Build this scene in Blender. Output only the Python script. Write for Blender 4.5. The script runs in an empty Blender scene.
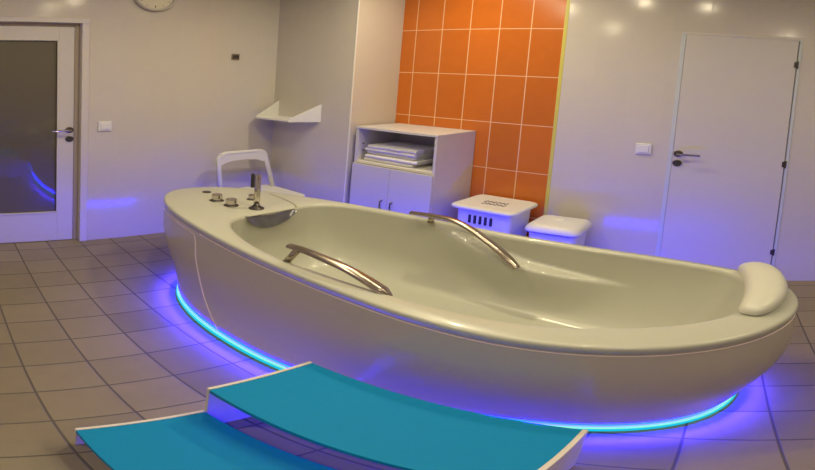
import bpy, bmesh, math, random
from mathutils import Vector, Matrix
random.seed(4)
PI = math.pi
C = bpy.context.scene.collection
scene = bpy.context.scene

# ------------------------------------------------------------------ materials
def new_mat(name):
    m = bpy.data.materials.new(name); m.use_nodes = True
    nt = m.node_tree; b = nt.nodes['Principled BSDF']
    return m, nt, b

def simple(name, col, rough=.5, metal=0., spec=.5, noise=0., nscale=8., bump=0., coat=0.):
    m, nt, b = new_mat(name)
    b.inputs['Base Color'].default_value = (*col, 1)
    b.inputs['Roughness'].default_value = rough
    b.inputs['Metallic'].default_value = metal
    b.inputs['Specular IOR Level'].default_value = spec
    b.inputs['Coat Weight'].default_value = coat
    b.inputs['Coat Roughness'].default_value = .05
    if noise or bump:
        tc = nt.nodes.new('ShaderNodeTexCoord')
        n = nt.nodes.new('ShaderNodeTexNoise'); n.inputs['Scale'].default_value = nscale; n.inputs['Detail'].default_value = 4
        nt.links.new(tc.outputs['Object'], n.inputs['Vector'])
        if noise:
            mx = nt.nodes.new('ShaderNodeMix'); mx.data_type = 'RGBA'
            mx.inputs['A'].default_value = (*[c*(1-noise) for c in col], 1)
            mx.inputs['B'].default_value = (*[min(1, c*(1+noise)) for c in col], 1)
            nt.links.new(n.outputs['Fac'], mx.inputs['Factor']); nt.links.new(mx.outputs['Result'], b.inputs['Base Color'])
        if bump:
            bp = nt.nodes.new('ShaderNodeBump'); bp.inputs['Strength'].default_value = bump; bp.inputs['Distance'].default_value = .002
            nt.links.new(n.outputs['Fac'], bp.inputs['Height']); nt.links.new(bp.outputs['Normal'], b.inputs['Normal'])
    return m

def tiles(name, col, grout, ax, size, off, gw, rough, vary=.05, bump=.3, wav=0., coat=0., spec=.5):
    """square-grid tiles from world position; ax = the two axes (0,1,2) that span the surface."""
    m, nt, b = new_mat(name); N = nt.nodes.new; K = nt.links.new
    geo = N('ShaderNodeNewGeometry'); sp = N('ShaderNodeSeparateXYZ'); K(geo.outputs['Position'], sp.inputs[0])
    def mth(op, a, bb=None, c=None):
        n = N('ShaderNodeMath'); n.operation = op
        for i, v in enumerate((a, bb, c)):
            if v is None: continue
            if isinstance(v, (int, float)): n.inputs[i].default_value = v
            else: K(v, n.inputs[i])
        return n.outputs[0]
    lines, cells = [], []
    for k in (0, 1):
        u = mth('DIVIDE', mth('SUBTRACT', sp.outputs[ax[k]], off[k]), size[k])
        cells.append(mth('FLOOR', u))
        fr = mth('FRACT', u)
        d = mth('MULTIPLY', mth('MINIMUM', fr, mth('SUBTRACT', 1., fr)), size[k])
        lines.append(d)
    d = mth('MINIMUM', lines[0], lines[1])
    mr = N('ShaderNodeMapRange'); mr.interpolation_type = 'SMOOTHSTEP'
    mr.inputs['From Min'].default_value = gw*.35; mr.inputs['From Max'].default_value = gw*.75
    K(d, mr.inputs['Value'])
    cb = N('ShaderNodeCombineXYZ'); K(cells[0], cb.inputs[0]); K(cells[1], cb.inputs[1])
    wn = N('ShaderNodeTexWhiteNoise'); wn.noise_dimensions = '3D'; K(cb.outputs[0], wn.inputs['Vector'])
    ns = N('ShaderNodeTexNoise'); ns.inputs['Scale'].default_value = 14; ns.inputs['Detail'].default_value = 5
    K(geo.outputs['Position'], ns.inputs['Vector'])
    v = mth('ADD', mth('MULTIPLY', mth('SUBTRACT', wn.outputs['Value'], .5), vary*2), mth('MULTIPLY', mth('SUBTRACT', ns.outputs['Fac'], .5), vary*2))
    hsv = N('ShaderNodeHueSaturation'); hsv.inputs['Color'].default_value = (*col, 1); K(mth('ADD', v, 1.), hsv.inputs['Value'])
    mx = N('ShaderNodeMix'); mx.data_type = 'RGBA'; mx.inputs['A'].default_value = (*grout, 1)
    K(mr.outputs[0], mx.inputs['Factor']); K(hsv.outputs[0], mx.inputs['B']); K(mx.outputs['Result'], b.inputs['Base Color'])
    rr = mth('MULTIPLY_ADD', mr.outputs[0], rough-.7, .7); K(rr, b.inputs['Roughness'])
    b.inputs['Specular IOR Level'].default_value = spec
    b.inputs['Coat Weight'].default_value = coat; b.inputs['Coat Roughness'].default_value = .06
    h = mr.outputs[0]
    if wav:
        n2 = N('ShaderNodeTexNoise'); n2.inputs['Scale'].default_value = 9; n2.inputs['Detail'].default_value = 2
        K(geo.outputs['Position'], n2.inputs['Vector']); h = mth('MULTIPLY_ADD', n2.outputs['Fac'], wav, h)
    bp = N('ShaderNodeBump'); bp.inputs['Strength'].default_value = bump; bp.inputs['Distance'].default_value = .002
    K(h, bp.inputs['Height']); K(bp.outputs['Normal'], b.inputs['Normal'])
    return m

def emis(name, col, s):
    m = bpy.data.materials.new(name); m.use_nodes = True; nt = m.node_tree
    nt.nodes.clear(); o = nt.nodes.new('ShaderNodeOutputMaterial'); e = nt.nodes.new('ShaderNodeEmission')
    e.inputs['Color'].default_value = (*col, 1); e.inputs['Strength'].default_value = s
    nt.links.new(e.outputs[0], o.inputs[0]); return m

WALLC = (.60, .56, .50)
M = {}
M['floor'] = tiles('floor_tiles', (.25, .205, .125), (.10, .083, .06), (0, 1), (.193, .193), (-1.318, .218), .006, .34, .10, .35, spec=.5)
M['wall_x'] = tiles('white_tiles_on_side_wall', WALLC, (.56, .52, .46), (1, 2), (.20, .402), (.03, 0), .003, .14, .012, .16, .35)
M['wall_y'] = tiles('white_tiles_on_back_wall', WALLC, (.56, .52, .46), (0, 2), (.198, .402), (-.929, 0), .003, .15, .012, .22, .6)
M['orange'] = tiles('orange_tiles', (.57, .15, .018), (.78, .50, .27), (0, 2), (.198, .402), (-.929, 0), .0055, .22, .06, .25, .2)
M['paint'] = simple('ceiling_paint', (.62, .58, .48), .8, noise=.03)
M['door'] = simple('white_door_lacquer', (.60, .57, .54), .35, noise=.02, nscale=3)
M['frame'] = simple('door_frame_lacquer', (.62, .58, .56), .4, noise=.02, nscale=3)
M['rebate'] = simple('shaded_white_rebate', (.40, .33, .25), .5, noise=.03)  # white like the leaf; the weaker light there is painted in as beige
M['steelframe'] = simple('pale_steel_frame', (.55, .60, .62), .35, noise=.03)
M['yellow'] = simple('yellow_edge_trim', (.62, .56, .12), .35, noise=.05)
M['whitetrim'] = simple('white_edge_trim', (.80, .80, .76), .3, noise=.02)
M['tub'] = simple('white_acrylic', (.53, .535, .45), .3, noise=.01, nscale=2, coat=.22)
M['apron'] = simple('glossy_panel', (.50, .45, .43), .22, noise=.015, nscale=2, coat=.35)
M['seam'] = simple('pale_seam', (.78, .66, .62), .3, noise=.03)
M['seamdark'] = simple('tub_joint', (.36, .33, .26), .4, noise=.03)
M['plinth'] = simple('dark_plinth', (.05, .05, .06), .6, noise=.1)
M['chrome'] = simple('chrome', (.62, .58, .52), .12, 1., noise=.03)
M['steel'] = simple('brushed_steel', (.48, .42, .34), .24, 1., noise=.05, nscale=30)
M['darkmetal'] = simple('dark_metal', (.10, .09, .085), .3, .8, noise=.05)
M['overflow'] = simple('overflow_metal', (.20, .20, .23), .22, .6, noise=.35, nscale=25)
M['pillow'] = simple('pillow_vinyl', (.66, .66, .56), .38, noise=.02, bump=.05, nscale=40)
M['cab'] = simple('white_cabinet_board', (.62, .60, .60), .4, noise=.015)
M['cabedge'] = simple('cabinet_edge_band', (.74, .71, .64), .4, noise=.02)
M['towel'] = simple('white_towelling', (.74, .73, .72), .95, noise=.06, nscale=60, bump=.8)
M['plastic'] = simple('white_plastic', (.74, .74, .72), .35, noise=.015)
M['hole'] = simple('dark_inside', (.03, .025, .06), .8, noise=.1)
M['mat'] = simple('turquoise_mat', (.0, .25, .54), .6, spec=.2, noise=.04, nscale=60, bump=.2)
M['stepframe'] = simple('white_step_frame', (.74, .68, .62), .35, noise=.02)
M['clockface'] = simple('clock_face', (.66, .62, .50), .4, noise=.02)
M['clockrim'] = simple('clock_rim', (.50, .48, .42), .3, noise=.03)
M['black'] = simple('dark_print', (.05, .05, .05), .5, noise=.05)
M['gapgrey'] = simple('grey_gap_shade', (.20, .20, .19), .6, noise=.05)
M['rubber'] = simple('dark_rubber', (.03, .03, .03), .7, noise=.1)
M['led_cyan'] = emis('led_diffuser', (.01, .50, .72), 1.15)
M['led_core'] = emis('led_core', (.30, .95, .62), 1.0)
M['led_blue'] = emis('led_light', (.0016, .0013, 1.), 235.)
M['led_down'] = emis('led_floor_light', (.09, .05, 1.), 380.)
M['lampglow'] = emis('ceiling_lamp_glow', (1, .82, .55), 6)
# tinted frosted glass of the left door
m, nt, b = new_mat('smoked_glass')
b.inputs['Base Color'].default_value = (.15, .13, .075, 1); b.inputs['Roughness'].default_value = .45
b.inputs['Transmission Weight'].default_value = .35; b.inputs['Coat Weight'].default_value = 1.; b.inputs['Coat Roughness'].default_value = .035
b.inputs['Coat IOR'].default_value = 1.6
M['glass'] = m

# ------------------------------------------------------------------ mesh helpers
def obj(name, bm, mat, parent=None, smooth=False, mats=None):
    bmesh.ops.recalc_face_normals(bm, faces=bm.faces[:])
    me = bpy.data.meshes.new(name); bm.to_mesh(me); bm.free()
    if smooth:
        for p in me.polygons: p.use_smooth = True
    for mm in ([M[mat]] if mats is None else [M[x] for x in mats]): me.materials.append(mm)
    o = bpy.data.objects.new(name, me); C.objects.link(o)
    if parent:
        o.parent = parent; o.matrix_parent_inverse = Matrix.Translation(-parent.location) if parent.type == 'EMPTY' else parent.matrix_parent_inverse
        if parent.type != 'EMPTY': o.matrix_parent_inverse = Matrix.Identity(4)
    return o

def thing(name, label, cat, loc=(0, 0, 0), group=None, kind=None):
    o = bpy.data.objects.new(name, None); C.objects.link(o); o.location = loc; o.empty_display_size = .1
    if kind: o['kind'] = kind
    if label: o['label'] = label
    if cat: o['category'] = cat
    if group: o['group'] = group
    return o
def tag(o, label, cat, group=None):
    o['label'] = label; o['category'] = cat
    if group: o['group'] = group
    return o
def struct(name, bm, mat, **k):
    o = obj(name, bm, mat, **k); o['kind'] = 'structure'; return o

def box(bm, x0, x1, y0, y1, z0, z1, bev=0., mi=0, seg=2):
    r = bmesh.ops.create_cube(bm, size=1.)
    vs = r['verts']
    for v in vs:
        v.co = Vector(((x0+x1)/2+v.co.x*(x1-x0), (y0+y1)/2+v.co.y*(y1-y0), (z0+z1)/2+v.co.z*(z1-z0)))
    fs = {f for v in vs for f in v.link_faces}
    for f in fs: f.material_index = mi
    if bev:
        es = list({e for v in vs for e in v.link_edges})
        bmesh.ops.bevel(bm, geom=es, offset=bev, segments=seg, profile=.5, affect='EDGES')
    return bm
def B(*a, **k): return box(bmesh.new(), *a, **k)

def lathe(bm, prof, n=32, mat=None):
    """prof: (r, h) pairs around +Z; mat places it."""
    rings = []
    for r, h in prof:
        if r < 1e-6: rings.append([bm.verts.new((0, 0, h))])
        else: rings.append([bm.verts.new((r*math.cos(2*PI*i/n), r*math.sin(2*PI*i/n), h)) for i in range(n)])
    for a, b_ in zip(rings, rings[1:]):
        for i in range(n):
            j = (i+1) % n
            if len(a) == 1 and len(b_) == 1: continue
            if len(a) == 1: bm.faces.new((a[0], b_[i], b_[j]))
            elif len(b_) == 1: bm.faces.new((a[i], a[j], b_[0]))
            else: bm.faces.new((a[i], a[j], b_[j], b_[i]))
    if mat is not None: bmesh.ops.transform(bm, matrix=mat, verts=[v for R in rings for v in R])
    return bm
def along(p, d):
    return Matrix.Translation(p) @ Vector((0, 0, 1)).rotation_difference(Vector(d)).to_matrix().to_4x4()

def catmull(P, n=8, closed=False):
    P = [Vector(p) for p in P]; out = []; L = len(P)
    rng = range(L) if closed else range(L-1)
    for i in rng:
        g = (lambda k: P[k % L]) if closed else (lambda k: P[max(0, min(L-1, k))])
        p0, p1, p2, p3 = g(i-1), g(i), g(i+1), g(i+2)
        for k in range(n):
            t = k/n
            out.append(.5*((2*p1)+(p2-p0)*t+(2*p0-5*p1+4*p2-p3)*t*t+(3*p1-3*p2+p3-p0)*t**3))
    if not closed: out.append(P[-1])
    return out

def tube(bm, P, r, n=12, closed=False, flat=1., up=(0, 0, 1), caps=True):
    """sweep along P; r number or list; flat squashes the cross-section along 'up'."""
    P = [Vector(p) for p in P]; L = len(P); rings = []
    rr = r if isinstance(r, (list, tuple)) else [r]*L
    for i, p in enumerate(P):
        a = P[(i-1) % L] if (closed or i > 0) else p
        c = P[(i+1) % L] if (closed or i < L-1) else p
        t = (c-a).normalized(); s = t.cross(Vector(up))
        if s.length < 1e-4: s = t.cross(Vector((0, 1, 0)))
        s.normalize(); u = s.cross(t).normalized()
        rings.append([bm.verts.new(p+s*math.cos(2*PI*k/n)*rr[i]+u*math.sin(2*PI*k/n)*rr[i]*flat) for k in range(n)])
    m_ = L if closed else L-1
    for i in range(m_):
        A, D = rings[i], rings[(i+1) % L]
        for k in range(n): bm.faces.new((A[k], A[(k+1) % n], D[(k+1) % n], D[k]))
    if not closed and caps:
        bm.faces.new(rings[0]); bm.faces.new(rings[-1])
    return bm

def loft(bm, rings, capa=False, capb=False, closed=True):
    R = [[bm.verts.new(p) for p in r] for r in rings]
    n = len(R[0])
    for a, b_ in zip(R, R[1:]):
        for i in range(n if closed else n-1):
            j = (i+1) % n; bm.faces.new((a[i], a[j], b_[j], b_[i]))
    if capa: bm.faces.new(R[0])
    if capb: bm.faces.new(R[-1])
    return R

# ------------------------------------------------------------------ room shell
XL, YB, YP, XR, YF, ZC = -2.77, 2.62, 2.18, 2.3, -1.6, 2.60
struct('floor', B(XL-.22, XR, YF, YB+.1, -.1, 0), 'floor')
struct('ceiling', B(XL-.22, XR, YF, YB+.1, ZC, ZC+.1), 'paint')
# left wall with the opening of the glass door (y -.02 .. .80, z 0 .. 1.96)
DY0, DY1, DZ = -.02, .802, 1.96
bm = bmesh.new()
box(bm, XL-.22, XL, YF, DY0, 0, ZC); box(bm, XL-.22, XL, DY1, YP, 0, ZC); box(bm, XL-.22, XL, DY0, DY1, DZ, ZC)
struct('wall_left', bm, 'wall_x')
# pier beside the niche, orange field and white field of the back wall
struct('wall_pier', B(XL-.22, -2.03, YP, YB+.1, 0, ZC), 'wall_y')
struct('wall_back_orange', B(-2.03, -.932, YB, YB+.1, 0, ZC), 'orange')
# white field with the doorway of the flush door
EX0, EX1, EZ = -.275, .352, 2.0
bm = bmesh.new()
box(bm, -.909, EX0, YB-.006, YB+.1, 0, ZC); box(bm, EX1, XR, YB-.006, YB+.1, 0, ZC); box(bm, EX0, EX1, YB-.006, YB+.1, EZ, ZC)
struct('wall_back_white', bm, 'wall_y')
struct('wall_right', B(XR, XR+.1, YF, YB+.1, 0, ZC), 'wall_x')
struct('wall_front', B(XL-.1, XR+.1, YF-.1, YF, 0, ZC), 'wall_y')
struct('trim_1', B(-.932, -.909, YB-.008, YB+.05, 0, ZC, bev=.003), 'yellow')
struct('trim_2', B(-2.036, -2.0275, YP-.0025, YP+.006, 0, ZC, bev=.001), 'whitetrim')
# dark passage behind the glass door
bm = bmesh.new()
box(bm, XL-1.3, XL-1.25, -.4, 1.2, 0, ZC); box(bm, XL-1.25, XL-.22, -.42, -.4, 0, ZC); box(bm, XL-1.25, XL-.22, 1.2, 1.22, 0, ZC)
box(bm, XL-1.25, XL-.22, -.4, 1.2, ZC-.02, ZC); box(bm, XL-1.25, XL-.221, -.4, 1.2, -.1, -.002)
struct('wall_passage', bm, 'paint')

# ------------------------------------------------------------------ door 1: glazed door in the left wall
d1 = thing('door_1', 'white door with a smoked glass pane in the left wall', None, (XL, .4, 0), kind='structure')
bm = bmesh.new()   # casing: architrave on the room side + jamb lining
box(bm, XL-.22, XL+.012, DY1-.006, DY1+.038, 0, DZ-.0125, bev=.003); box(bm, XL-.22, XL+.012, DY0-.04, DY0+.012, 0, DZ-.0125, bev=.003)
box(bm, XL-.22, XL+.012, DY0-.04, DY1+.038, DZ-.012, DZ+.03, bev=.003)
obj('door_frame', bm, 'frame', d1)
LX0, LX1 = XL-.075, XL-.035      # leaf thickness
bm = bmesh.new()
box(bm, LX0, LX1, .672, .764, .006, 1.918, bev=.002); box(bm, LX0, LX1, DY0+.013, .10, .006, 1.918, bev=.002)
box(bm, LX0, LX1, .10, .672, 1.80, 1.918, bev=.002); box(bm, LX0, LX1, .10, .672, .006, .30, bev=.002)
leaf = obj('door_leaf', bm, 'door', d1)
bm = bmesh.new()
box(bm, LX1-.004, LX1+.006, .662, .674, .29, 1.81, bev=.002); box(bm, LX1-.004, LX1+.006, .098, .110, .29, 1.81, bev=.002)
box(bm, LX1-.004, LX1+.006, .11, .662, 1.798, 1.81, bev=.002); box(bm, LX1-.004, LX1+.006, .11, .662, .29, .302, bev=.002)
obj('glazing_bead', bm, 'door', d1)
obj('glass_pane', B(LX0+.014, LX1-.014, .102, .670, .302, 1.798), 'glass', d1)
bm = bmesh.new()
box(bm, LX0, LX1-.004, .766, DY1-.006, 0, 1.947, bev=.001); box(bm, LX0, LX1-.004, DY0+.013, .764, 1.921, 1.947, bev=.001)
obj('door_rebate', bm, 'rebate', d1)
def handle(root, p, n, side, key=-.078):
    """lever handle: p on the leaf face, n outward normal, side lever direction"""
    p, n, side = Vector(p), Vector(n), Vector(side)
    bm = lathe(bmesh.new(), [(0, 0), (.025, 0), (.025, .006), (.021, .009), (0, .009)], 28, along(p, n))
    h = obj('door_handle', bm, 'darkmetal', root)
    P = catmull([p+n*.006, p+n*.035, p+n*.048+side*.01, p+n*.050+side*.03, p+n*.050+side*.075, p+n*.049+side*.118], 6)
    obj('handle_lever', tube(bmesh.new(), P, .008, 12), 'steel', h)
    q = p+Vector((0, 0, key))
    bm = lathe(bmesh.new(), [(0, 0), (.025, 0), (.025, .006), (.021, .009), (.012, .009), (.011, .014), (0, .014)], 28, along(q, n))
    box(bm, *(lambda a, c: (min(a.x, c.x)-.002, max(a.x, c.x)+.002, min(a.y, c.y)-.002, max(a.y, c.y)+.002, q.z-.010, q.z+.010))(q+n*.006, q+n*.020))
    obj('lock_rosette', bm, 'darkmetal', h)
handle(d1, (LX1, .738, 1.045), (1, 0, 0), (0, -1, 0))

# ------------------------------------------------------------------ door 2: flush door in the back wall
d2 = thing('door_2', 'flush white door with a slim steel frame in the back wall', None, (0, YB, 0), kind='structure')
bm = bmesh.new()
box(bm, EX0-.004, EX0+.020, YB-.011, YB+.08, 0, EZ, bev=.002); box(bm, EX1-.012, EX1+.004, YB-.011, YB+.08, 0, EZ, bev=.002)
obj('door_frame', bm, 'steelframe', d2)
obj('frame_head', B(EX0-.004, EX1+.004, YB-.0105, YB+.08, EZ-.012, EZ+.006, bev=.001), 'door', d2)
obj('door_leaf', B(EX0+.0205, EX1-.019, YB-.009, YB+.035, .006, EZ-.0122, bev=.002), 'door', d2)
obj('door_gap', B(EX1-.020, EX1-.013, YB-.006, YB+.03, .006, EZ-.013), 'gapgrey', d2)  # grey strip paints the shade in the open gap on the hinge side
for z in (1.80, 1.03, .28):
    bm = lathe(bmesh.new(), [(0, -.028), (.006, -.028), (.006, .028), (0, .028)], 14, Matrix.Translation((EX1-.012, YB-.012, z)))
    box(bm, EX1-.030, EX1-.010, YB-.0115, YB-.0095, z-.022, z+.022)
    obj('hinge', bm, 'darkmetal', d2)
handle(d2, (-.226, YB-.009, 1.072), (0, -1, 0), (1, 0, 0), -.075)

# ------------------------------------------------------------------ small wall things
def switch(name, label, p, n):
    p, n = Vector(p), Vector(n)
    t = thing(name, label, 'light switch', p, 'white light switches')
    if abs(n.x) > .5:
        s = n.x
        obj('switch_plate', B(min(p.x, p.x+s*.012), max(p.x, p.x+s*.012), p.y-.042, p.y+.042, p.z-.042, p.z+.042, bev=.003), 'plastic', t)
        obj('rocker', B(min(p.x+s*.010, p.x+s*.018), max(p.x+s*.010, p.x+s*.018), p.y-.029, p.y+.029, p.z-.029, p.z+.029, bev=.003), 'plastic', t)
    else:
        obj('switch_plate', B(p.x-.042, p.x+.042, p.y-.012, p.y, p.z-.042, p.z+.042, bev=.003), 'plastic', t)
        obj('rocker', B(p.x-.029, p.x+.029, p.y-.018, p.y-.010, p.z-.029, p.z+.029, bev=.003), 'plastic', t)
switch('light_switch', 'small square white light switch on the left wall beside the glazed door', (XL, .943, 1.076), (1, 0, 0))
switch('light_switch', 'square white light switch on the back wall left of the flush white door', (-.412, YB-.006, 1.09), (0, -1, 0))
t = thing('wall_sensor', 'tiny square dark grey sensor high on the left wall', 'sensor', (XL, 1.83, 1.706))
obj('backplate', B(XL, XL+.010, 1.80, 1.86, 1.676, 1.736, bev=.003), 'steel', t)
obj('sensor_body', B(XL+.008, XL+.024, 1.812, 1.848, 1.688, 1.724, bev=.004), 'darkmetal', t)

cy_, cz_, cr = 1.238, 2.225, .142
t = thing('wall_clock', 'round white wall clock at the top edge above the left wall', 'clock', (XL, cy_, cz_))
F = along(Vector((XL, cy_, cz_)), (1, 0, 0))
obj('clock_case', lathe(bmesh.new(), [(0, 0), (cr, 0), (cr, .028), (cr-.008, .036), (cr-.020, .034), (cr-.024, .020), (0, .020)], 48, F), 'clockrim', t, smooth=False)
obj('clock_face', lathe(bmesh.new(), [(0, .0205), (cr-.025, .0205), (cr-.025, .022), (0, .022)], 48, F), 'clockface', t)
for i in range(12):
    bm = bmesh.new(); a = 2*PI*i/12; s, c = math.sin(a), math.cos(a); r0 = cr-.052 if i % 3 == 0 else cr-.044
    tube(bm, [(XL+.0225, cy_+s*r0, cz_+c*r0), (XL+.0225, cy_+s*(cr-.032), cz_+c*(cr-.032))], .0028 if i % 3 == 0 else .0018, 6)
    obj('hour_mark', bm, 'black', t)
for a, ln in ((-.9, .060), (.6, .085)):
    obj('clock_hand', tube(bmesh.new(), [(XL+.026, cy_, cz_), (XL+.026, cy_+math.sin(a)*ln, cz_+math.cos(a)*ln)], .0028, 6), 'black', t)

# ------------------------------------------------------------------ corner shelf with two gusset ends
t = thing('corner_shelf', 'small white shelf with triangular end brackets in the wall corner left of the niche', 'shelf', (-2.5, YP, 1.12))
zs = 1.118
bm = bmesh.new()
loft(bm, [[Vector((-2.725, YP, z)), Vector((-2.687, 1.965, z)), Vector((-2.37, 1.985, z)), Vector((-2.285, YP, z))] for z in (zs, zs+.014)], True, True)
obj('shelf_board', bm, 'plastic', t)
for (xb, xf, yf) in ((-2.725, -2.687, 1.965), (-2.285, -2.37, 1.985)):
    s = 1 if xb < -2.5 else -1
    bm = bmesh.new()
    tri = lambda dx: [Vector((xb+dx, YP, zs+.010)), Vector((xf+dx, yf+.004, zs+.010)), Vector((xf+dx, yf+.004, zs+.024)), Vector((xb+dx, YP, zs+.165))]
    loft(bm, [tri(0), tri(.010*s)], True, True)
    obj('end_bracket', bm, 'plastic', t)

# ------------------------------------------------------------------ cabinet in the niche
cx0, cx1, cy0, cy1, ct = -1.995, -1.415, 2.205, YB-.004, 1.12
t = thing('cabinet', 'white cabinet with an open towel compartment over two doors in the niche', 'cabinet', ((cx0+cx1)/2, (cy0+cy1)/2, 0))
bm = bmesh.new(); th = .018
box(bm, cx0, cx0+th, cy0, cy1, .06, ct-th); box(bm, cx1-th, cx1, cy0, cy1, .06, ct-th)
box(bm, cx0+th, cx1-th, cy1-.008, cy1, .06, ct-th); box(bm, cx0+th, cx1-th, cy0+.02, cy1-.008, .06, .078)
obj('cabinet_body', bm, 'cab', t)
obj('cabinet_top', B(cx0-.001, cx1+.001, cy0-.004, cy1, ct-th, ct, bev=.001), 'cab', t)
obj('compartment_floor', B(cx0+th, cx1-th, cy0+.002, cy1-.008, .798, .818, bev=.001), 'cabedge', t)
obj('plinth', B(cx0+.01, cx1-.01, cy0+.03, cy1, 0, .06), 'cab', t)
xm = (cx0+cx1)/2
for (a, b_, hx) in ((cx0+.002, xm-.0008, xm-.038), (xm+.0008, cx1-.002, xm+.036)):
    dr = obj('cabinet_door', B(a, b_, cy0-.018, cy0-.001, .07, .795, bev=.0015), 'cab', t)
    P = catmull([(hx, cy0-.018, .505), (hx, cy0-.036, .502), (hx, cy0-.038, .46), (hx, cy0-.036, .418), (hx, cy0-.018, .415)], 5)
    obj('door_pull', tube(bmesh.new(), P, .0045, 8), 'darkmetal', dr)
for (x, y) in ((cx0+th+.004, cy0+.05), (cx1-th-.004, cy0+.05)):
    for z in (.905, .965) if x < -1.7 else (.86, .90):
        obj('shelf_pin', lathe(bmesh.new(), [(0, 0), (.006, 0), (.006, .005), (0, .005)], 10, along(Vector((x-.004*(1 if x < -1.7 else -1), y, z)), (1 if x < -1.7 else -1, 0, 0))), 'darkmetal', t)

# folded towels
names = ['bottom folded white towel of the stack in the cabinet compartment', 'second folded white towel from the bottom of the cabinet stack',
         'third folded white towel from the bottom of the cabinet stack', 'second from the top folded white towel in the cabinet stack', 'topmost folded white towel of the stack in the cabinet compartment']
z = .8188
hs = [.031, .028, .031, .027, .029]
for i in range(5):
    h = hs[i]; x0 = -1.945+random.uniform(0, .012)+(.02 if i == 4 else 0); x1 = -1.575+random.uniform(-.02, .03); y0 = 2.235+random.uniform(-.012, .018); y1 = 2.50
    bm = bmesh.new(); n = 15; sec = []
    # a folded towel: two leaves joined by a rounded fold at the front
    for k in range(7):
        x = x0+(x1-x0)*k/6; dz = random.uniform(-.0015, .0015); dy = random.uniform(-.004, .004); e = .9 if k in (0, 6) else 1.
        r = h/2*e; zc = z+h/2
        ring = [Vector((x, y1, zc-r+.0006))]
        for q in range(n+1):
            a = -PI/2-PI*q/n; ring.append(Vector((x, y0+dy+r+r*math.cos(a)*1.15, zc+dz*0+r*math.sin(a))))
        ring += [Vector((x, y1, zc+r)), Vector((x, y1, zc+.0015)), Vector((x, y0+dy+r*1.0, zc+.001)), Vector((x, y0+dy+r*1.0, zc-.001)), Vector((x, y1, zc-.0015))]
        sec.append(ring)
    loft(bm, sec, True, True)
    o = obj('folded_towel', bm, 'towel', smooth=False); tag(o, names[i], 'towel', 'folded white towels in the cabinet'); z += h+.0005

# ------------------------------------------------------------------ laundry basket and bin
def rrect(cx, cy, hx, hy, r, z, n=6, rot=0.):
    out = []
    for (sx, sy, a0) in ((1, 1, 0), (-1, 1, PI/2), (-1, -1, PI), (1, -1, 1.5*PI)):
        for k in range(n+1):
            a = a0+PI/2*k/n
            x, y = sx*(hx-r)+r*math.cos(a), sy*(hy-r)+r*math.sin(a)
            out.append(Vector((cx+x*math.cos(rot)-y*math.sin(rot), cy+x*math.sin(rot)+y*math.cos(rot), z)))
    return out
bx, by, br = -1.145, 2.42, -.04
t = thing('laundry_basket', 'white slotted plastic laundry basket with a flat lid beside the cabinet', 'laundry basket', (bx, by, 0))
bm = bmesh.new()
loft(bm, [rrect(bx, by, .15, .115, .03, .0, rot=br), rrect(bx, by, .155, .12, .035, .004, rot=br), rrect(bx, by, .165, .142, .04, .530, rot=br), rrect(bx, by, .176, .152, .04, .535, rot=br), rrect(bx, by, .176, .152, .04, .545, rot=br)], True, True)
body = obj('basket_body', bm, 'plastic', t)
bm = bmesh.new()
bm.free()
for k in range(5):
    bm = bmesh.new(); x = bx-.075+.032*k; yy = by-.1435-.04*(x-bx)
    box(bm, x-.007, x+.007, yy-.004, yy+.012, .425, .495, bev=.003)
    obj('slot', bm, 'hole', body)
bm = bmesh.new()
loft(bm, [rrect(bx, by, .178, .155, .04, .543, rot=br), rrect(bx, by, .192, .168, .045, .543, rot=br), rrect(bx, by, .194, .170, .045, .556, rot=br), rrect(bx, by, .189, .165, .045, .566, rot=br), rrect(bx, by, .178, .154, .04, .572, rot=br), rrect(bx, by, .16, .135, .03, .570, rot=br)], True, True)
lid = obj('lid', bm, 'plastic', t)
bm = bmesh.new()
for j in range(2):
    for k in range(6):
        x = bx-.060+.024*k+.01*j; y = by+.012-.05*j
        tube(bm, [(x-.006, y-.016, .5705), (x+.006, y+.016, .5705)], .0052, 8, flat=.4)
obj('lid_slots', bm, 'hole', lid)

bx, by = -.765, 2.41
t = thing('waste_bin', 'low white plastic bin with a domed lid right of the slotted basket', 'bin', (bx, by, 0))
bm = bmesh.new()
loft(bm, [rrect(bx, by, .105, .10, .03, 0), rrect(bx, by, .11, .105, .035, .004), rrect(bx, by, .128, .124, .04, .425), rrect(bx, by, .120, .116, .04, .425)], True, True)
obj('bin_body', bm, 'plastic', t)
obj('dark_gap', (lambda b_: (loft(b_, [rrect(bx, by, .122, .118, .04, .420), rrect(bx, by, .122, .118, .04, .444)], True, True), b_)[1])(bmesh.new()), 'hole', t)
bm = bmesh.new()
loft(bm, [rrect(bx, by, .132, .128, .045, .436), rrect(bx, by, .147, .143, .05, .438), rrect(bx, by, .149, .145, .05, .450), rrect(bx, by, .144, .139, .05, .470), rrect(bx, by, .130, .124, .045, .490), rrect(bx, by, .116, .110, .04, .496), rrect(bx, by, .09, .085, .03, .499), rrect(bx, by, .05, .045, .02, .501)], True, True)
lid = obj('lid', bm, 'plastic', t, smooth=True)
bm = bmesh.new()
loft(bm, [rrect(bx-.01, by+.03, .035, .02, .01, .496), rrect(bx-.01, by+.03, .033, .018, .01, .506), rrect(bx-.01, by+.03, .022, .010, .006, .509)], True, True)
obj('lid_knob', bm, 'plastic', lid, smooth=True)

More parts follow.
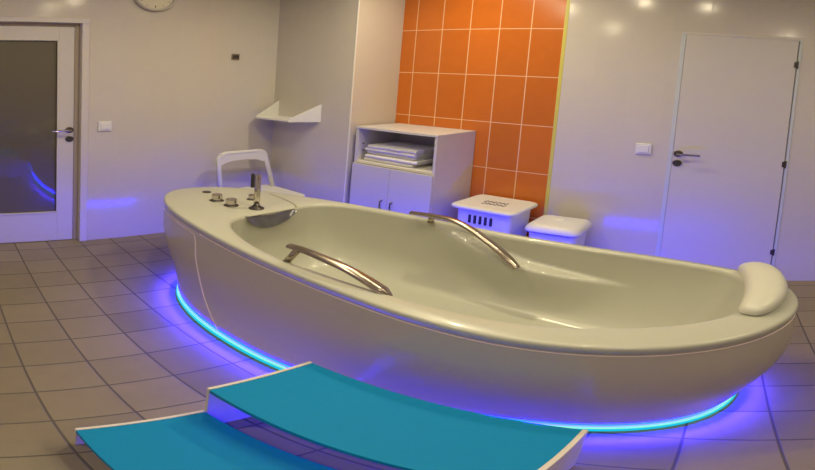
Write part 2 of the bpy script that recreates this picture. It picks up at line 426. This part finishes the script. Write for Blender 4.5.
# ------------------------------------------------------------------ folding chair in the corner
t = thing('folding_chair', 'white folding chair with a rounded open back in the corner behind the bathtub', 'chair', (-2.45, 1.84, 0))
yc = 1.815
def arch(y0, y1, x_lo, z_lo, x_hi, z_hi, r):
    P = [Vector((x_lo, y0-.02, z_lo)), Vector((x_hi-.0, y0, z_hi-r))]
    for k in range(1, 6):
        a = PI*.5*k/6; P.append(Vector((x_hi, y0+r-r*math.cos(a), z_hi-r+r*math.sin(a))))
    for k in range(0, 6):
        a = PI*.5*(1-k/6); P.append(Vector((x_hi, y1-r+r*math.cos(a), z_hi-r+r*math.sin(a))))
    P += [Vector((x_hi, y1, z_hi-r)), Vector((x_lo, y1+.02, z_lo))]
    return P
P = arch(yc-.185, yc+.185, -2.52, .44, -2.60, .815, .07)
obj('back_frame', tube(bmesh.new(), P, .017, 12), 'plastic', t, smooth=True)
bm = bmesh.new(); rings = []
for k in range(17):   # curved top panel
    u = -1+2*k/16; y = yc+u*.176; bul = .003*(1-u*u); x = -2.60-bul; top = .822-.05*max(0, abs(u)-.75)**1.0*3.2*.25; bot = .742-.045*abs(u)**3
    rings.append([Vector((x-.012, y, bot)), Vector((x+.014, y, bot)), Vector((x+.014, y, top)), Vector((x-.012, y, top))])
loft(bm, rings, True, True)
obj('backrest', bm, 'plastic', t)
bm = bmesh.new()
loft(bm, [rrect(-2.40, yc+.01, .19, .205, .05, .44), rrect(-2.40, yc+.01, .20, .215, .05, .447), rrect(-2.40, yc+.01, .20, .215, .05, .458), rrect(-2.40, yc+.01, .19, .205, .05, .463)], True, True)
obj('seat', bm, 'plastic', t)
for s in (-1, 1):
    y = yc+s*.205
    obj('leg', tube(bmesh.new(), [(-2.52, y, .44), (-2.28, y, .01)], .012, 10), 'plastic', t)
    obj('leg', tube(bmesh.new(), [(-2.26, y-s*.025, .44), (-2.62, y-s*.025, .01)], .012, 10), 'plastic', t)
for (x, w) in ((-2.315, .205), (-2.585, .18)):
    obj('stretcher', tube(bmesh.new(), [(x, yc-w, .075), (x, yc+w, .075)], .009, 10), 'plastic', t)

# ------------------------------------------------------------------ whirlpool bathtub
OUT = [(-2.075, 1.005), (-2.21, 1.075), (-2.285, 1.19), (-2.27, 1.36), (-2.15, 1.52), (-1.86, 1.655), (-1.59, 1.745), (-1.32, 1.79), (-1.05, 1.80), (-.80, 1.79),
       (-.595, 1.782), (-.395, 1.768), (-.20, 1.742), (-.02, 1.692), (.13, 1.618), (.235, 1.51), (.268, 1.375), (.243, 1.243), (.17, 1.127), (.098, 1.06), (.0, 1.0),
       (-.16, .942), (-.38, .91), (-.65, .915), (-.83, .925), (-1.045, .930), (-1.308, .930), (-1.607, .940), (-1.866, .958)]
INN = [(-1.66, 1.13), (-1.61, 1.08), (-1.51, 1.037), (-1.345, .996), (-1.16, .985), (-.95, .995), (-.76, 1.00), (-.56, 1.003), (-.36, 1.02), (-.2, 1.065), (.0, 1.155), (.105, 1.26), (.150, 1.39),
       (.135, 1.50), (.06, 1.615), (-.10, 1.68), (-.30, 1.722), (-.50, 1.738), (-.80, 1.75), (-1.05, 1.755), (-1.30, 1.748), (-1.50, 1.715), (-1.62, 1.66), (-1.675, 1.57), (-1.685, 1.48), (-1.685, 1.35), (-1.685, 1.21)]
CX, CY, SY = -.86, 1.345, 2.7
NT = 192
def resample(pts, n=NT):
    D = catmull([(p[0], p[1], 0) for p in pts], 12, True)
    A = sorted([(math.atan2((p.y-CY)*SY, p.x-CX), p) for p in D], key=lambda q: q[0])
    A = [(A[-1][0]-2*PI, A[-1][1])]+A+[(A[0][0]+2*PI, A[0][1])]
    out = []; j = 0
    for i in range(n):
        a = -PI+2*PI*(i+.5)/n
        while A[j+1][0] < a: j += 1
        f = (a-A[j][0])/max(1e-9, A[j+1][0]-A[j][0]); out.append(A[j][1].lerp(A[j+1][1], f))
    return out
def relax(P, it):
    for _ in range(it): P = [(P[i-1]+2*P[i]+P[(i+1) % len(P)])/4 for i in range(len(P))]
    return P
RO = relax(resample(OUT), 14); RI = relax(resample(INN), 3)
def off(P, d):
    out = []
    for i in range(len(P)):
        t_ = (P[(i+1) % len(P)]-P[i-1]).normalized(); n_ = Vector((t_.y, -t_.x, 0)); out.append(P[i]+n_*d)   # +d = outwards
    return out
def setz(P, z): return [Vector((p.x, p.y, z)) for p in P]
ZR = .64
# base contour (where the panels end above the light strip)
BASE = [(-1.80, .955), (-1.62, .905), (-1.47, .882), (-1.2, .874), (-1.0, .878), (-.6, .915), (-.38, .945), (-.18, .978), (-.04, 1.03), (.06, 1.115), (.125, 1.24), (.145, 1.37), (.11, 1.48), (.0, 1.555),
        (-.25, 1.60), (-.6, 1.62), (-1.0, 1.625), (-1.4, 1.615), (-1.7, 1.585), (-1.92, 1.51), (-2.03, 1.40), (-2.05, 1.24), (-1.98, 1.08)]
RB = relax(resample(BASE), 10)
tub = thing('whirlpool_bathtub', 'large oval white whirlpool bathtub lit blue from beneath in the middle of the room', 'bathtub', (-1.0, 1.33, 0))

# -- acrylic shell: rim and basin in one surface
rings = [setz(off(RO, -.020), .597), setz(off(RO, -.010), .598), setz(off(RO, -.003), .602), setz(off(RO, -.0005), .622), setz(RO, .628), setz(off(RO, -.002), .634), setz(off(RO, -.006), .638), setz(off(RO, -.014), ZR)]
A_, B_ = off(RO, -.022), off(RI, .018)
for f in (.25, .5, .75): rings.append([a.lerp(b_, f)+Vector((0, 0, ZR+.003*math.sin(PI*f))) for a, b_ in zip(A_, B_)])
rings += [setz(off(RI, .018), ZR), setz(off(RI, .008), .6385), setz(off(RI, .001), .633), setz(off(RI, -.005), .622)]
BOT = [(-1.52, 1.27), (-1.45, 1.20), (-1.2, 1.165), (-.8, 1.16), (-.5, 1.18), (-.30, 1.25), (-.22, 1.37), (-.30, 1.49), (-.5, 1.56), (-.8, 1.58), (-1.2, 1.575), (-1.45, 1.53), (-1.52, 1.45)]
RQ = relax(resample(BOT), 3)
def lerp_tab(T, x):
    if x <= T[0][0]: return T[0][1]
    for (a, va), (b_, vb) in zip(T, T[1:]):
        if x <= b_: return va+(vb-va)*(x-a)/(b_-a)
    return T[-1][1]
def sst(a, b_, x):
    t_ = max(0, min(1, (x-a)/(b_-a))); return t_*t_*(3-2*t_)
NB = 90; ZBOT = .19
W0 = off(RI, -.005)
cen = Vector((sum(p.x for p in RQ)/NT, sum(p.y for p in RQ)/NT, 0))
for k in range(1, NB+1):
    s = k/NB; ph = s*PI/2; ring = []
    for i in range(NT):
        p, q = W0[i], RQ[i]
        # steep at the tap end and sides, gentle recline at the head end
        e = 1.35 if p.x < -1.2 else 1.35-.55*sst(-.9, .05, p.x)
        h = (1-math.cos(ph))**e; z = .622-(.622-ZBOT)*math.sin(ph)
        c = p.lerp(q, h); 
        # arm-rest ledges on both long sides
        x = c.x
        zl = lerp_tab([(-1.25, .66), (-1.05, .615), (-.88, .565), (-.67, .49), (-.27, .435)], x)
        w = sst(-1.20, -.80, x)*(1-sst(-.60, -.22, x))
        side = abs(c.y-1.37)/.3
        if w > 0 and side > .3:
            a_ = .072*w*(1-sst(zl-.004, zl+.018, z))*sst(zl-.30, zl-.02, z)
            c.y += -a_ if c.y > 1.37 else a_
        ring.append(Vector((c.x, c.y, z)))
    rings.append(ring)
base = rings[-1]
for f in (.3, .6, .85): rings.append([Vector((a.x+(cen.x-a.x)*f, a.y+(cen.y-a.y)*f, ZBOT-.004*f)) for a in base])
bm = bmesh.new(); loft(bm, rings, False, True)
shell = obj('tub_shell', bm, 'tub', tub, smooth=True)
obj('drain', lathe(bmesh.new(), [(0, .004), (.028, .004), (.032, .001), (.032, -.004), (0, -.004)], 28, Matrix.Translation((-.9, 1.37, ZBOT))), 'chrome', shell)

# -- panels below the rim
def hull_ring(z):
    t_ = max(0, (.597-z)/.537); f = t_**2.1
    return [Vector((a.x+(b_.x-a.x)*f, a.y+(b_.y-a.y)*f, z)) for a, b_ in zip(off(RO, -.007+.016*math.sin(PI*min(1, t_*1.25))), RB)]
zs_ = [.599, .594]+[.594-(.594-.068)*k/22 for k in range(1, 23)]
rr = [hull_ring(z) for z in zs_]
bm = bmesh.new(); loft(bm, rr+[setz(off(rr[-1], -.008), .062), setz(off(rr[-1], -.03), .061)])
apron = obj('side_panel', bm, 'apron', tub, smooth=True)
def on_hull(x, z, d=.0015, near=True, t_=None):
    R_ = off(hull_ring(z), d); best = None
    for i, p in enumerate(R_):
        q = R_[(i+1) % NT]
        if (p.x-x)*(q.x-x) <= 0 and (p.y < 1.3) == near and abs(p.x-q.x) > 1e-6:
            f = (x-p.x)/(q.x-p.x); return p.lerp(q, f)
    return min(R_, key=lambda p: abs(p.x-x))
S = catmull([on_hull(*a) for a in ((-1.665, .574), (-1.64, .54), (-1.61, .433), (-1.565, .32), (-1.512, .216), (-1.44, .14), (-1.37, .085), (-1.34, .066))], 6)
obj('panel_seam', tube(bmesh.new(), S, .0028, 6), 'seam', apron)
S = catmull([on_hull(*a) for a in ((-1.665, .574), (-1.72, .574), (-1.80, .575), (-1.95, .573), (-2.1, .57))], 6)
obj('panel_seam', tube(bmesh.new(), S, .0025, 6), 'seam', apron)
edge = [p for p in off(hull_ring(.590), .001)]
idx = [i for i, p in enumerate(edge) if p.y < 1.35 and p.x > -1.64]
S = [edge[i] for i in idx]
obj('panel_top_edge', tube(bmesh.new(), S, .0022, 6), 'seam', apron)
# -- support frame under the tub, light strip around its foot
PL = off(RB, -.14)
obj('support_base', (lambda b_: (loft(b_, [setz(PL, 0), setz(PL, .10)], True, True), b_)[1])(bmesh.new()), 'plinth', tub)
strip = off(RB, -.012)
led = obj('led_strip', tube(bmesh.new(), setz(strip, .022), .019, 10, closed=True), 'led_cyan', tub, smooth=True)
obj('led_core', tube(bmesh.new(), [Vector((p.x, p.y, .034)) for p in off(RB, -.003)], .007, 8, closed=True), 'led_core', led, smooth=True)
bm = bmesh.new(); loft(bm, [setz(off(RB, .0015), .061), setz(off(RB, -.001), .048)])
obj('led_light', bm, 'led_blue', led)
bm = bmesh.new(); loft(bm, [setz(off(RB, -.014), .0590), setz(off(RB, -.032), .0590)])
obj('led_light', bm, 'led_down', led)

# -- raised deck joint, overflow recess
obj('deck_seam', tube(bmesh.new(), catmull([(-1.685, 1.49, ZR+.001), (-1.74, 1.515, ZR+.003), (-1.84, 1.535, ZR+.004), (-1.96, 1.545, ZR+.003)], 6), .004, 8, flat=.6), 'seamdark', shell)
bm = bmesh.new(); rings = []
for k in range(25):
    u = k/24; y = 1.21+.262*u; dep = .108*math.sin(PI*min(1, .04+u*.95))**.62*(1-.25*u); zt = .628
    n_ = 8; rings.append([Vector((-1.683+.014*math.sin(PI*j/n_*.5)+(.012*(j/n_)**2), y, zt-dep*j/n_)) for j in range(n_+1)])
loft(bm, rings, closed=False)
obj('overflow_recess', bm, 'overflow', shell, smooth=True)
lipP = [Vector((-1.682, 1.205+.268*k/16, .632)) for k in range(17)]
obj('overflow_lip', tube(bmesh.new(), lipP, .008, 10, flat=.8), 'tub', shell, smooth=True)

# -- taps
def knob(x, y, r=.026, h=.048):
    k = obj('tap_knob', lathe(bmesh.new(), [(0, .010), (r*.80, .010), (r*.80, h*.45), (r, h*.5), (r, h), (r*.9, h+.004), (0, h+.004)], 24, Matrix.Translation((x, y, ZR))), 'chrome', tub)
    obj('escutcheon', lathe(bmesh.new(), [(0, 0), (r*1.35, 0), (r*1.35, .005), (r*1.15, .010), (0, .010)], 28, Matrix.Translation((x, y, ZR))), 'darkmetal', k)
knob(-1.965, 1.235); knob(-1.855, 1.245); knob(-1.905, 1.395, .017, .036)
obj('air_button', lathe(bmesh.new(), [(0, 0), (.024, 0), (.024, .004), (.018, .007), (0, .007)], 24, Matrix.Translation((-2.145, 1.285, ZR))), 'darkmetal', tub)
hx, hy = -1.755, 1.315
sh = obj('hand_shower', tube(bmesh.new(), [(hx, hy, ZR+.01), (hx, hy, ZR+.12), (hx, hy, ZR+.235), (hx, hy, ZR+.24)], [.0150, .0150, .0150, .010], 16), 'chrome', tub, smooth=True)
obj('shower_holder', lathe(bmesh.new(), [(0, 0), (.036, 0), (.036, .006), (.024, .013), (.018, .022), (0, .022)], 28, Matrix.Translation((hx, hy, ZR))), 'darkmetal', sh)
obj('spray_face', tube(bmesh.new(), [(hx-.021, hy-.014, ZR+.15), (hx-.021, hy-.014, ZR+.245)], .0085, 10), 'rubber', sh)

# -- grab bars
def bar(path, r, post, tip):
    P = catmull(path, 8); L = len(P); R_ = [r]*L
    for i in range(L):
        s = i/(L-1); R_[i] = r*(.82+.33*s)
        if s > .8: R_[i] = r*(.82+.33*s)*(1-tip*max(0, (s-.86)/.14))
    g = obj('grab_bar', tube(bmesh.new(), P, R_, 16, flat=.72), 'steel', tub, smooth=True)
    obj('bar_post', tube(bmesh.new(), post, .0135, 14), 'steel', g, smooth=True)
    obj('post_flange', lathe(bmesh.new(), [(0, -.002), (.017, -.002), (.017, .004), (.013, .007), (0, .007)], 20, Matrix.Translation(post[0])), 'steel', g)
    return g
bar([(-1.142, .995, .719), (-1.08, .996, .723), (-.99, .998, .716), (-.90, 1.0, .701), (-.83, 1.0, .678), (-.775, 1.0, .652), (-.73, 1.0, .626)], .0205, [(-1.140, .985, .632), (-1.102, .996, .716)], .92)
bar([(-1.205, 1.722, .684), (-1.10, 1.722, .693), (-1.00, 1.720, .692), (-.90, 1.70, .665), (-.81, 1.678, .618), (-.72, 1.652, .558), (-.655, 1.630, .500)], .0205, [(-1.115, 1.742, .636), (-1.10, 1.724, .69)], .25)

# ------------------------------------------------------------------ headrest pillow
P = catmull([(.118, 1.205, .662), (.148, 1.26, .670), (.170, 1.33, .678), (.177, 1.42, .682), (.170, 1.51, .682), (.152, 1.58, .676), (.125, 1.635, .664)], 8)
L = len(P); bm = bmesh.new(); rings = []
for i, p in enumerate(P):
    s = i/(L-1); a = P[max(0, i-1)]; c = P[min(L-1, i+1)]; t_ = (c-a).normalized(); sd = Vector((t_.y, -t_.x, 0)).normalized()
    w = .060*min(1, (4*s*(1-s)+.02)**.38); hh = .044*min(1, (4*s*(1-s)+.02)**.45)
    ring = []
    for k in range(24):
        a_ = 2*PI*k/24; ca, sa = math.cos(a_), math.sin(a_)
        u = math.copysign(abs(ca)**.8, ca); v = math.copysign(abs(sa)**.8, sa)
        zz = v*hh-(.02 if u < 0 else -.004)*u*u*(.4) 
        ring.append(Vector((p.x, p.y, max(p.z, ZR+.012)))+sd*u*w+Vector((0, 0, max(zz, .0045-(max(p.z, ZR+.012)-ZR)))))
    rings.append(ring)
loft(bm, rings, True, True)
o = obj('headrest_pillow', bm, 'pillow', smooth=True); tag(o, 'curved white bath pillow on the right end of the bathtub rim', 'pillow')

# ------------------------------------------------------------------ two-step podium (two separate steps)
def step(label, x0, x1, y0, y1, zt):
    t = thing('bath_step', label, 'step', ((x0+x1)/2, (y0+y1)/2, 0), 'turquoise bath steps')
    th = .011
    for x in (x0, x1-th): obj('side_board', B(x, x+th, y0, y1, 0, zt+.004, bev=.0015), 'stepframe', t)
    obj('tread', B(x0+th, x1-th, y0, y1, zt-.022, zt, bev=.001), 'mat', t)
    obj('support_rail', B(x0+th, x1-th, y0+(y1-y0)*.42, y0+(y1-y0)*.42+.018, zt-.065, zt-.023), 'plinth', t)
    return t
step('lower turquoise step with white ends in front of the taller one', -.795, -.12, .228, .503, .142)
step('taller turquoise step with white ends against the bathtub side', -.795, -.132, .506, .790, .315)

# ------------------------------------------------------------------ lamps in the ceiling, with added fill lights
ceil = bpy.data.objects['ceiling']
def lamp(x, y, power, r=.05, col=(1, .86, .57), spread=PI):
    obj('ceiling_lamp_and_fill', lathe(bmesh.new(), [(r, 0), (r+.02, 0), (r+.02, -.008), (r, -.012), (r, 0)], 28, Matrix.Translation((x, y, ZC))), 'steel', ceil)
    l = bpy.data.lights.new('lamp_and_fill_light', 'AREA'); l.shape = 'DISK'; l.size = 2*r; l.energy = power; l.color = col; l.spread = spread
    o = bpy.data.objects.new('lamp_and_fill_light', l); C.objects.link(o); o.location = (x, y, ZC-.006)
for a in ((-1.5, 1.0, 10.5), (-.75, 1.30, 6), (-.25, 1.18, 5.5), (-1.35, 1.95, 16), (1.1, 1.4, 13), (.6, -.5, 15), (-1.4, -.4, 15)): lamp(*a)  # last two, behind the camera, are added as fill

# ------------------------------------------------------------------ world and camera
w = bpy.data.worlds.new('world'); scene.world = w; w.use_nodes = True
w.node_tree.nodes['Background'].inputs['Color'].default_value = (.02, .02, .02, 1)
cam = bpy.data.cameras.new('camera'); co = bpy.data.objects.new('camera', cam); C.objects.link(co)
# wide stitched panorama: equirectangular segment, camera 1.53 m above the floor
YAW, PITCH, ROLL, F, CYP, KV = math.radians(36.55778505), math.radians(-3.45117148), math.radians(3.28591237), 501.2012651, 101.4122004, .45670441
R_ = Matrix.Rotation(YAW, 4, 'Z') @ Matrix.Rotation(PI/2+PITCH, 4, 'X') @ Matrix.Rotation(ROLL, 4, 'Z')
co.matrix_world = Matrix.Translation((0, 0, 1.53)) @ R_
cam.type = 'PANO'
cc = cam if hasattr(cam, 'panorama_type') else cam.cycles
cc.panorama_type = 'EQUIRECTANGULAR'
cc.longitude_min = -407.5/F; cc.longitude_max = 407.5/F
cc.latitude_max = CYP/F*(1+KV); cc.latitude_min = -(470-CYP)/F*(1+KV)
cam.clip_start = .01
scene.camera = co
scene.view_settings.view_transform = 'Standard'; scene.view_settings.look = 'None'
scene.view_settings.gamma = 1.; scene.view_settings.exposure = 0.; scene.view_settings.use_curve_mapping = False
